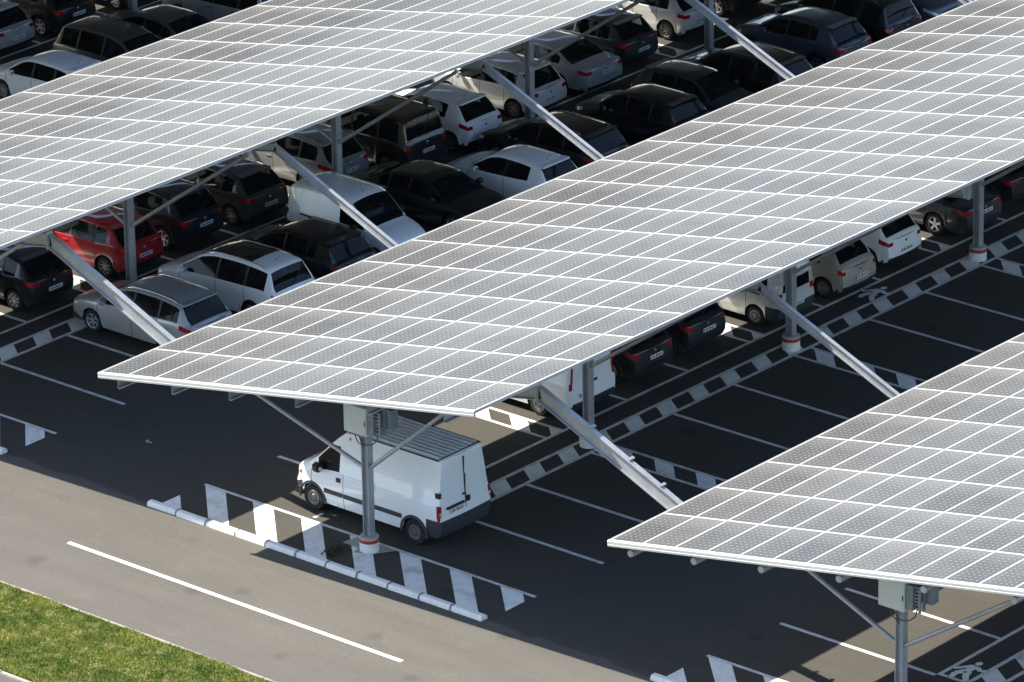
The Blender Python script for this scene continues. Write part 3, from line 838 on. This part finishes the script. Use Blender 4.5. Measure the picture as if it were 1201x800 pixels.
    rear.box(xr-.014, xr, -.26+pw, .26+pw, pz-.055, pz+.055, b=.004); pi_ = add('number_plate', 'plate', rear)
    tx = MB()
    for q, (ya, wd) in enumerate(((-.17, .05), (-.11, .04), (-.03, .05), (.03, .03), (.08, .045), (.15, .05))):
        tx.box(xr-.016, xr-.0145, -(ya+wd)+pw, -ya+pw, pz-.032+(.012 if q % 2 else 0), pz+.034-(.015 if q % 3 == 1 else 0))
    add('plate_characters', 'pltxt', tx, pi_)
    bl = MB(); bl.box(xr-.0155, xr-.0143, .215+pw, .252+pw, pz-.05, pz+.05); add('plate_band', 'plblue', bl, pi_)
    if sp.get('fplate', True):
        xf = L+sp.get('bulge', .07)*.97+.03
        fp = MB(); fp.box(xf, xf+.012, -.26, .26, .40, .51, b=.004); add('number_plate', 'plate', fp)
    # roof furniture
    if sp.get('rails'):
        a, b = sp['rails']
        for s in (1, -1):
            rl = MB(); pts = []
            for x in np.linspace(a, b, 9):
                sc = section(x); pts.append((x, s*(sc[7][0]-.06), sc[7][1]+(.05 if a < x < b else .01)))
            rl.path(pts, .016, 8); add('roof_rail', sp.get('railkey', 'blackp'), rl)
    if sp.get('antenna'):
        x = sp['antenna']; an = MB(); z = top(x); an.lathe([(.022, 0), (.012, .02), (0, .022)], (x, 0, z-.002), n=10); an.tube((x, 0, z), (x-.13, 0, z+.16), .005, 6); add('antenna', 'blackp', an)
    if sp.get('spoiler'):
        x = sp['spoiler']; sc = section(x); w_ = sc[8][0]
        so_ = MB(); so_.box(x-.20, x+.05, -w_, w_, sc[11][1]-.045, sc[11][1]+.004, b=.014); add('spoiler', 'paint', so_)
    if sp.get('pano'):
        a, b = sp['pano']; pn = MB(); vs = []; k = 0; xx = list(np.linspace(a, b, 8))
        for x in xx:
            sc = section(x)
            for y, z in [(sc[8][0]*.98, sc[8][1]), (sc[9][0], sc[9][1]), (0, sc[11][1]), (-sc[9][0], sc[9][1]), (-sc[8][0]*.98, sc[8][1])]: vs.append((x, y, z+.006))
        pn.add(vs, [(q*5+e, q*5+5+e, q*5+6+e, q*5+1+e) for q in range(7) for e in range(4)]); pn.f = [f for f in pn.f]; add('roof_glass', 'gloss', pn)
    # rear wiper, badge
    if rwin and sp.get('wiper', True):
        a = rwin[0]+.02; z = top(a); wp = MB(); wp.tube((a-.012, .02, z+.012), (a+.10, -.34, top(a+.10)+.016), .009, 6); add('wiper', 'blackp', wp)
    for s, zz in sp.get('badge', ()): 
        bd = MB(); bd.box(-sp.get('bulge', .07)-.012+s, -sp.get('bulge', .07)+.02+s, -.05, .05, zz-.04, zz+.04, b=.012); add('badge', 'chrome', bd)
    for nm, key, boxes in sp.get('extra', ()):
        for bxs in boxes:
            e = MB()
            for b in (bxs if isinstance(bxs[0], tuple) else [bxs]): e.box(*b[:6], b=b[6] if len(b) > 6 else 0)
            add(nm, key, e)
    return parts

_geo = {}
def vehicle(kind, paintkey, name, cat, label, X, Y, facing, override=None, rz=0, group='cars parked under the solar canopies'):
    """X = world x of the tail; facing 'rear' shows the tail towards +X, 'front' the nose towards +X"""
    if kind not in _geo:
        sp = SPEC[kind]; me = []
        for nm, key, mb, par, _ in vehicle_geo(sp):
            m0 = PC['black'] if key == 'paint' else M[key]
            me.append((nm, key, mb.mesh(nm, [m0], 40), par))
        _geo[kind] = me
    root = empty(name, (X, Y, 0), (math.pi if facing == 'rear' else 0)+R(rz), label=label, cat=cat, group=group)
    objs = []
    for nm, key, me, par in _geo[kind]:
        o = bpy.data.objects.new(nm, me); COL.objects.link(o); o.parent = objs[par] if par is not None else root
        k = (override or {}).get(nm)
        if key == 'paint' or k:
            o.material_slots[0].link = 'OBJECT'; o.material_slots[0].material = (M.get(k) or PC.get(k)) if k else PC[paintkey]
        objs.append(o)
    return root

PLAN = [(0, .88), (.10, .935), (.35, .975), (1.1, 1.0), (2.9, 1.0), (3.5, .97), (3.8, .90), (3.93, .80), (4.0, .70)]
def plan_for(L): 
    return [(x if x < 1.2 else L-(4.0-x), f) for x, f in PLAN]
SPEC = {
 'hatch': dict(L=4.02, W=1.74, H=1.48, rw=.66, fw=3.20, R=.305, top=[(0, .93), (.04, .955), (.12, 1.0), (.30, 1.19), (.52, 1.385), (.70, 1.43), (1.3, 1.475), (1.9, 1.48), (2.35, 1.42), (2.75, 1.20), (3.12, .985), (3.5, .91), (3.85, .80), (4.02, .66)],
    belt=[(0, .90), (.5, .96), (1.2, .95), (2.9, .885), (3.3, .86), (4.02, .66)], plan=plan_for(4.02), ws=(3.10, 2.36), rwin=(.10, .50), side=[(.62, 1.02), (1.10, 1.92), (1.98, 2.92)], pillars=[(1.02, 1.10), (1.92, 1.98)],
    doors=[1.02, 1.95, 3.0], antenna=.80, spoiler=.62, badge=[(-.005, .80)], plate=(0, .62, 0), spokes=8, wiper=True, tailr=(3,), tailx=.24, tailw=.72),
 'hatch3': dict(L=3.98, W=1.72, H=1.49, rw=.62, fw=3.12, R=.305, top=[(0, .90), (.04, .95), (.12, 1.0), (.28, 1.20), (.46, 1.385), (.64, 1.43), (1.2, 1.48), (1.8, 1.49), (2.25, 1.43), (2.65, 1.22), (3.05, .99), (3.45, .92), (3.80, .81), (3.98, .66)],
    belt=[(0, .88), (.5, 1.0), (1.2, .96), (2.9, .89), (3.3, .86), (3.98, .66)], plan=plan_for(3.98), ws=(3.02, 2.28), rwin=(.10, .47), side=[(.80, 1.62), (1.68, 2.84)], pillars=[(1.62, 1.68)],
    doors=[1.66, 2.94], antenna=.74, spoiler=.58, badge=[(-.005, .78)], plate=(0, .55, 0), spokes=5, wiper=False, tailr=(3,), tailx=.26, tailw=.74, tumble=.5),
 'micra': dict(L=3.75, W=1.66, H=1.54, rw=.58, fw=2.98, R=.29, top=[(0, .90), (.05, .97), (.14, 1.06), (.30, 1.27), (.48, 1.42), (.7, 1.49), (1.3, 1.54), (1.9, 1.52), (2.3, 1.42), (2.65, 1.20), (2.95, 1.02), (3.3, .93), (3.6, .80), (3.75, .62)],
    belt=[(0, .88), (.5, .95), (1.2, .95), (2.7, .90), (3.2, .86), (3.75, .62)], plan=plan_for(3.75), ws=(2.93, 2.25), rwin=(.13, .52), side=[(.72, 1.06), (1.13, 1.80), (1.86, 2.74)], pillars=[(1.06, 1.13), (1.80, 1.86)],
    doors=[1.06, 1.83, 2.84], antenna=.9, badge=[(-.005, .80)], plate=(0, .60, 0), spokes=7, rimkey='rimd', hubcap=True, tailr=(3,), tailx=.14, tailw=.84),
 'estate': dict(L=4.52, W=1.81, H=1.54, rw=.86, fw=3.60, R=.32, top=[(0, .93), (.04, .97), (.12, 1.03), (.28, 1.22), (.46, 1.42), (.70, 1.49), (1.5, 1.54), (2.1, 1.53), (2.65, 1.45), (3.1, 1.22), (3.52, 1.0), (3.95, .92), (4.32, .81), (4.52, .66)],
    belt=[(0, .90), (.6, .99), (1.4, .96), (3.2, .90), (3.7, .87), (4.52, .66)], plan=plan_for(4.52), ws=(3.50, 2.68), rwin=(.08, .44), side=[(.48, 1.12), (1.20, 2.08), (2.15, 3.30)], pillars=[(1.12, 1.20), (2.08, 2.15)],
    doors=[1.16, 2.12, 3.38], antenna=1.0, rails=(.55, 2.55), railkey='chrome', spoiler=.55, badge=[(-.005, .82)], plate=(0, .66, 0), spokes=6, tailr=(3,), tailx=.42),
 'mpv': dict(L=4.53, W=1.84, H=1.64, rw=.84, fw=3.57, R=.32, top=[(0, .96), (.04, 1.0), (.10, 1.06), (.26, 1.36), (.38, 1.55), (.60, 1.60), (1.4, 1.64), (2.2, 1.62), (2.75, 1.52), (3.2, 1.28), (3.65, 1.03), (4.0, .93), (4.35, .80), (4.53, .66)],
    belt=[(0, .92), (.6, 1.02), (1.4, 1.0), (3.3, .92), (3.8, .88), (4.53, .66)], plan=plan_for(4.53), ws=(3.62, 2.78), rwin=(.08, .34), side=[(.40, 1.06), (1.14, 2.10), (2.17, 3.40)], pillars=[(1.06, 1.14), (2.10, 2.17)],
    doors=[1.10, 2.14, 3.46], antenna=.72, rails=(.50, 2.70), railkey='chrome', pano=(1.10, 2.70), badge=[(-.005, .86)], plate=(0, .70, 0), spokes=5, tailr=(3, 4), tailx=.16, tailw=.82),
 'suv': dict(L=4.14, W=1.77, H=1.58, rw=.76, fw=3.29, R=.345, top=[(0, .98), (.05, 1.03), (.14, 1.09), (.34, 1.31), (.52, 1.48), (.72, 1.53), (1.4, 1.58), (2.0, 1.57), (2.45, 1.49), (2.85, 1.28), (3.2, 1.08), (3.6, 1.01), (3.98, .90), (4.14, .72)],
    belt=[(0, .95), (.5, 1.09), (1.2, 1.06), (2.9, .98), (3.4, .95), (4.14, .72)], plan=plan_for(4.14), ws=(3.16, 2.47), rwin=(.11, .48), side=[(.85, 1.14), (1.18, 1.96), (2.02, 3.0)], pillars=[(1.14, 1.18), (1.96, 2.02)],
    doors=[1.12, 1.99, 3.06], rails=(.7, 2.4), spoiler=.62, badge=[(-.005, .88)], plate=(0, .74, 0), spokes=6, flare=True, bumpr=(0,), tailr=(3,), tailx=.20, tailw=.76, sill=.26),
 'sedan': dict(L=4.68, W=1.84, H=1.40, rw=1.02, fw=3.80, R=.33, top=[(0, .93), (.06, .965), (.42, .99), (.60, 1.03), (.95, 1.20), (1.35, 1.345), (1.8, 1.395), (2.3, 1.40), (2.75, 1.335), (3.2, 1.14), (3.6, .965), (4.05, .89), (4.48, .77), (4.68, .64)],
    belt=[(0, .88), (.6, .945), (1.4, .94), (3.3, .87), (3.8, .84), (4.68, .64)], plan=plan_for(4.68), ws=(3.58, 2.78), rwin=(.58, 1.28), side=[(1.02, 1.36), (1.42, 2.12), (2.18, 3.36)], pillars=[(1.36, 1.42), (2.12, 2.18)],
    doors=[1.40, 2.15, 3.46], antenna=None, badge=[(-.005, .84)], plate=(0, .74, 0), spokes=5, wiper=False, tailr=(3,), tailx=.30, tumble=.52),
 'berlingo': dict(L=4.38, W=1.81, H=1.80, rw=.78, fw=3.51, R=.32, top=[(0, 1.02), (.03, 1.08), (.06, 1.16), (.14, 1.52), (.20, 1.70), (.34, 1.76), (1.4, 1.80), (2.2, 1.78), (2.70, 1.66), (3.05, 1.38), (3.40, 1.10), (3.8, 1.0), (4.2, .86), (4.38, .68)],
    belt=[(0, .99), (.6, 1.04), (1.4, 1.03), (3.1, .98), (3.6, .94), (4.38, .68)], plan=[(0, .94), (.08, .97), (.35, .99)]+plan_for(4.38)[3:], ws=(3.38, 2.72), rwin=(.06, .185), side=[(.34, 1.06), (1.14, 2.06), (2.14, 3.16)], pillars=[(2.06, 2.14)],
    doors=[1.10, 2.10, 3.24], rails=(.5, 2.5), badge=[(-.005, .94)], plate=(0, .72, 0), spokes=6, hubcap=True, rimkey='rimd', tailr=(3, 4), tailx=.09, tailw=.85, tumble=.16, flare=False, bulge=.04, bumpr=(0, 1)),
 'smallvan': dict(L=4.00, W=1.68, H=1.80, rw=.72, fw=3.32, R=.29, top=[(0, 1.50), (.03, 1.58), (.10, 1.70), (.30, 1.78), (1.2, 1.82), (2.0, 1.80), (2.35, 1.73), (2.62, 1.52), (2.95, 1.18), (3.10, 1.07), (3.5, .98), (3.85, .82), (4.0, .66)],
    belt=[(0, 1.0), (.6, 1.02), (1.4, 1.02), (2.9, .98), (3.3, .92), (4.0, .66)], plan=[(0, .90), (.08, .95), (.35, .985)]+plan_for(4.0)[3:], ws=(3.08, 2.42), rwin=None, side=[(2.02, 2.92)], doors=[1.98, 2.98],
    antenna=2.2, badge=[], plate=(0, .60, .3), spokes=5, hubcap=True, rimkey='rimd', tailr=(3,), tailx=.06, tumble=.13, crown=.10, bulge=.04, bumpr=(0, 1), bumpmat='greyp', mirkey='blackp', hankey='blackp', headx=3.64,
    rcapwin=(5,), extra=[('side_rail', 'blackp', [(.55, 1.35, .818, .838, .93, .97), (.55, 1.35, -.838, -.818, .93, .97)]), ('side_badge', 'blackp', [(1.85, 2.02, .815, .835, .66, .74), (1.85, 2.02, -.835, -.815, .66, .74)])]),
 'midvan': dict(L=4.78, W=1.90, H=1.96, rw=1.0, fw=4.10-.24, R=.325, top=[(0, 1.66), (.03, 1.76), (.10, 1.88), (.30, 1.94), (1.2, 1.96), (2.6, 1.95), (3.0, 1.86), (3.4, 1.58), (3.8, 1.24), (4.0, 1.13), (4.4, 1.0), (4.66, .86), (4.78, .66)],
    belt=[(0, 1.06), (.6, 1.08), (1.4, 1.08), (3.6, 1.04), (4.1, .98), (4.78, .66)], plan=[(0, .93), (.08, .965), (.35, .99)]+plan_for(4.78)[3:], ws=(3.96, 3.06), rwin=None, side=[(2.55, 3.75)], doors=[2.5, 3.84],
    badge=[], plate=(0, .70, .30), spokes=5, hubcap=True, rimkey='rimd', tailr=(3, 4, 5), tailx=.05, tailw=.90, tumble=.10, crown=.09, bulge=.03, bumpr=(0,), mirs=1.4, hankey='blackp',
    extra=[('door_seam', 'blackp', [(-.05, -.028, -.006, .006, .42, 1.78)]), ('bumper_strip', 'blackp', [(-.088, -.04, -.80, .80, .46, .52)]), ('rear_handle', 'blackp', [(-.06, -.03, -.16, -.03, .93, .99)])]),
}
SPEC['kangoo'] = dict(SPEC['smallvan'], H=1.83, sidekey='glass', side=[(.35, 1.0), (1.1, 1.95), (2.02, 2.92)], pillars=[(1.0, 1.1)], doors=[1.03, 1.98, 2.98], rcapwin=(5,), plate=(0, .62, 0), tailr=(3, 4), mirkey='paint')
# the big panel van beside the first post
SPEC['panelvan'] = dict(rimr=.58, lean=.075, L=4.92, W=1.93, H=2.38, rw=.80, fw=4.16, R=.335, sill=.30,
    top=[(0, 2.315), (.03, 2.345), (.12, 2.36), (.5, 2.37), (1.8, 2.375), (2.75, 2.365), (3.08, 2.33), (3.32, 2.17), (3.72, 1.80), (4.08, 1.46), (4.26, 1.34), (4.56, 1.19), (4.80, 1.02), (4.88, .86), (4.92, .70)],
    belt=[(0, 1.24), (.6, 1.24), (2.0, 1.24), (3.2, 1.22), (4.2, 1.10), (4.56, 1.0), (4.92, .66)], plan=[(0, .955), (.05, .975), (.25, .993), (.8, 1.0), (3.2, 1.0), (3.95, .985), (4.45, .93), (4.70, .84), (4.84, .76), (4.92, .66)],
    ws=(4.22, 3.26), rwin=None, side=[(3.26, 3.98)], winz=1.90, doors=[3.12, 4.20], handles=(9,), plate=(-.062, .98, .34), spokes=8, hubcap=True, rimkey='rimd', badge=[], tailr=(), tumble=.135, crown=.05, bulge=.035,
    bumpr=(0, 1), bumpmat='greyp', flare=True, headx=4.56, headr=(3, 4), mirx=3.88, mirs=1.55, mirkey='blackp', hankey='blackp', wiper=False,
    extra=[
     ('taillight', 'tail', [(-.030, .085, .865, .944, .78, 1.20, .012), (-.030, .085, -.944, -.865, .78, 1.20, .012)]),
     ('reversing_lamp', 'head', [(-.036, -.02, .875, .935, .96, 1.04), (-.036, -.02, -.935, -.875, .96, 1.04)]),
     ('rear_door_seam', 'blackp', [(-.064, -.030, -.006, .006, .66, 1.30), (-.045, .0, -.006, .006, 1.30, 1.80), (-.015, .04, -.006, .006, 1.80, 2.24)]),
     ('side_strip', 'greyp', [(1.20, 3.10, .952, .980, .60, .72, .008), (3.14, 3.76, .945, .975, .60, .72, .008), (1.20, 3.10, -.980, -.952, .60, .72, .008), (3.14, 3.76, -.975, -.945, .60, .72, .008)]),
     ('roof_gutter', 'blackp', [(.12, 3.02, .755, .785, 2.312, 2.338), (.12, 3.02, -.785, -.755, 2.312, 2.338), (.10, .13, -.75, .75, 2.345, 2.362)]),
     ('bulkhead', 'greyp', [(2.95, 2.99, -.80, .80, .60, 2.20)]),
     ('roof_rib', 'conc_roof', [(.16, 2.85, y-.032, y+.032, 2.35, 2.381, .006) for y in np.linspace(-.65, .65, 9)]),
     ('door_handle', 'blackp', [(-.078, -.03, -.15, -.03, 1.05, 1.20, .012), (3.20, 3.35, .945, .978, .98, 1.10, .012), (3.20, 3.35, -.978, -.945, .98, 1.10, .012)]),
     ('plate_hood', 'blackp', [(-.085, -.03, .06, .70, 1.06, 1.12, .01)]),
     ('door_hinge', 'blackp', [[(-.045, .10, .935, .965, 1.42, 1.56, .01), (-.05, -.02, .88, .955, 1.42, 1.56, .01)], [(-.045, .10, -.965, -.935, 1.42, 1.56, .01), (-.05, -.02, -.955, -.88, 1.42, 1.56, .01)]]),
     ('panel_seam', 'blackp', [(2.10, 2.108, .955, .968, .78, 1.30), (2.10, 2.108, -.968, -.955, .78, 1.30), (1.10, 3.10, .93, .9425, 1.205, 1.211), (1.10, 3.10, -.9425, -.93, 1.205, 1.211)]),
     ('indicator', 'amber', [(4.57, 4.66, .775, .862, .86, .94, .01), (4.57, 4.66, -.862, -.775, .86, .94, .01)]),
     ('brake_lamp', 'tail', [(-.05, -.03, .02, .10, 1.26, 1.31)]),
     ('cab_mark', 'greyp', [(-.05, -.034, -.75, -.50, .80, .83)]),
    ])
M['conc_roof'] = simple('van_roof', (.62, .63, .63), .5, var=.2, scale=3)

# cream = CW etc: (kind, paint, name, category, label, X tail, Y, facing, override)
bA = lambda k, j: k*DF+T2+(j+.5)*(DF+T1-T2)/3       # bays left of the walkway
bR = lambda k, j: k*DF+S2+(j+.5)*BAY                # bays right of the walkway
V_ = vehicle
V_('panelvan', 'vanwhite', 'panel_van', 'van', 'large white high roof panel van with ribbed roof, parked beside the cabinet post', 1.44, 1.88, 'rear', group=None)
# row left of the upper left canopy's walkway (tails towards us)
AL = [
 ('hatch', 'black', 'car', 'black car at the left photo edge, only its tail corner in view', -17.9, bA(0, 1), {}),
 ('hatch', 'black', 'car', 'black hatchback with silver wheels, beside the red hatchback and under the thick beam', -17.45, bA(0, 2)-.02, {}),
 ('hatch', 'red', 'car', 'bright red hatchback half hidden behind a canopy post', -17.25, bA(1, 0)+.0, {'rim': 'rimd'}),
 ('suv', 'navy', 'car', 'black small crossover with tall black wheel arches, next to the red hatchback', -17.35, bA(1, 1), {}),
 ('hatch', 'green', 'car', 'dark grey hatchback between the black crossover and the silver estate', -17.25, bA(1, 2), {'rim': 'rimd'}),
 ('estate', 'greysil', 'car', 'silver estate car with square windows behind a post, beside the brown van', -17.2, bA(2, 0)+.05, {'rim': 'rimd'}),
 ('berlingo', 'brown', 'car', 'dark brown boxy family van beside the white hatchback with black bumper strip', -16.45, bA(2, 1), {}),
 ('hatch3', 'white', 'car', 'white hatchback with dark roof panel and black bumper strip', -16.45, bA(2, 2), {'rim': 'rimd'}),
 ('hatch', 'cream', 'car', 'pale cream white hatchback behind the post, its blue plate seen beside it', -16.75, bA(3, 0), {'rim': 'rimd'}),
 ('sedan', 'silver', 'car', 'silver coupe saloon with five spoke wheels and long red lights', -16.75, bA(3, 1), {}),
 ('hatch', 'dgrey', 'car', 'dark grey hatchback between the silver saloon and the pale silver hatchback', -17.4, bA(3, 2), {'rim': 'rimd'}),
 ('hatch', 'cream', 'car', 'pale silver hatchback at the top edge beside the post with banded foot', -17.75, bA(4, 0), {'rim': 'rimd'}),
 ('suv', 'navy', 'car', 'dark car at the top edge showing a bright wheel behind the post', -17.85, bA(4, 1)+.2, {}),
 ('hatch', 'black', 'car', 'black car at the top edge, farthest in its row', -17.6, bA(4, 2), {}),
]
for k, p, n, l, x, y, ov in AL: V_(k, p, n, 'car', l, x, y, 'rear', ov, rz=rng.normal(0, .5))
AR = [
 ('estate', 'silver', 'silver estate car with large red tail lights under the thick tie beam', -11.75, bR(0, 2)+.22, 'rear', {}),
 ('mpv', 'white', 'white people carrier with black glass roof and roof rails', -11.55, bR(1, 0)-.02, 'rear', {}),
 ('suv', 'black', 'black car between the white people carrier and the white small van', -11.6, bR(1, 1), 'rear', {}),
 ('smallvan', 'vanwhite', 'white small van with black side rail, its bonnet towards the middle canopy', -15.85, bR(1, 2)+.05, 'front', {}),
 ('sedan', 'black', 'black saloon facing the middle canopy beside the white small van', -16.25, bR(2, 0)-.1, 'front', {}),
 ('hatch3', 'white', 'white three door hatchback with smooth roof between two black cars', -11.15, bR(2, 1)-.05, 'rear', {}),
 ('estate', 'black', 'long black car with bright window trim beside the white three door hatchback', -11.7, bR(2, 2)+.1, 'rear', {}),
 ('hatch', 'black', 'black car with a blue sky reflection in its rear window', -11.55, bR(3, 0)+.35, 'rear', {}),
 ('hatch3', 'dgrey', 'dark grey hatchback facing the middle canopy, windscreen towards us', -15.15, bR(3, 1), 'front', {}),
 ('estate', 'black', 'black car with a pale windscreen gleam, under the end of the tie beam', -11.2, bR(3, 2)-.1, 'rear', {}),
 ('suv', 'steelblue', 'blue grey crossover with a wide rear window', -11.95, bR(4, 0)+.15, 'rear', {'rim': 'rimd'}),
 ('mpv', 'black', 'black people carrier with a white plate, beyond the blue grey crossover', -12.0, bR(4, 1)+.2, 'rear', {}),
 ('hatch', 'steelblue', 'grey blue car with amber front lamp at the top edge', -16.2, bR(4, 2)+.3, 'front', {}),
]
for k, p, l, x, y, fc, ov in AR: V_(k, p, 'car' if k != 'smallvan' else 'small_van', 'car' if k != 'smallvan' else 'van', l, x, y, fc, ov, rz=rng.normal(0, .5))
ZC = [
 ('hatch', 'white', 'white hatchback at the left photo edge, touching the upper left canopy', -27.35, bR(2, 0)+.2, 'rear', {}),
 ('mpv', 'taupe', 'grey taupe hatchback, nose to us, between the white one and a dark saloon', -31.1, bR(2, 1)+.35, 'front', {'roof_glass': 'taupe', 'roof_rail': 'taupe'}),
 ('sedan', 'taupe', 'dark taupe saloon with a roof window, below the far post', -27.55, bR(2, 2)+.35, 'rear', {}),
 ('mpv', 'steelblue', 'pale blue grey car beside the dark taupe saloon, cut by the canopy edge', -27.6, bR(3, 0)+.2, 'rear', {'body': 'silver', 'door': 'silver', 'roof_glass': 'silver'}),
 ('hatch', 'silver', 'silver car in the far row at the left photo edge, tail half in view', -33.1, bA(2, 1), 'rear', {}),
 ('suv', 'black', 'black crossover with plate at the top left corner, beside the half seen silver car', -33.0, bA(2, 2), 'rear', {}),
 ('hatch', 'black', 'dark car at the top left edge, only its wheel beside the far post', -33.1, bA(3, 0), 'rear', {}),
]
for k, p, l, x, y, fc, ov in ZC: V_(k, p, 'car', 'car', l, x, y, fc, ov, rz=rng.normal(0, .5))
BL = [
 ('midvan', 'vanwhite', 'mid_size_van', 'van', 'white van with tall rear lights under the middle canopy, behind the thick tie beam', -1.25, bA(1, 0), {}),
 ('suv', 'black', 'car', 'car', 'black car with a white plate next to the white van under the middle canopy', -1.45, bA(1, 1)+.2, {}),
 ('suv', 'navy', 'car', 'car', 'black crossover with chrome plate strip between the black car and pale small van', -1.55, bA(1, 2)+.0, {}),
 ('kangoo', 'cream', 'small_van', 'van', 'pale silver small van behind the post in the middle of the row', -1.0, bA(2, 0)-.15, {}),
 ('micra', 'beige', 'car', 'car', 'small rounded beige hatchback above the walking figure marking', -.95, bA(2, 1)+.02, {}),
 ('hatch3', 'white', 'car', 'car', 'white hatchback with red lamps next to the beige one', -1.3, bA(2, 2), {'rim': 'rimd'}),
 ('sedan', 'dgrey', 'car', 'car', 'dark grey saloon with alloy wheels next to the right hand post', -1.0, bA(3, 0)+.0, {}),
 ('suv', 'black', 'car', 'car', 'black car with bright multi spoke wheel at the right photo edge', -1.35, bA(3, 1)+.0, {}),
]
for k, p, n, c, l, x, y, ov in BL: V_(k, p, n, c, l, x, y, 'rear', ov, rz=rng.normal(0, .5))
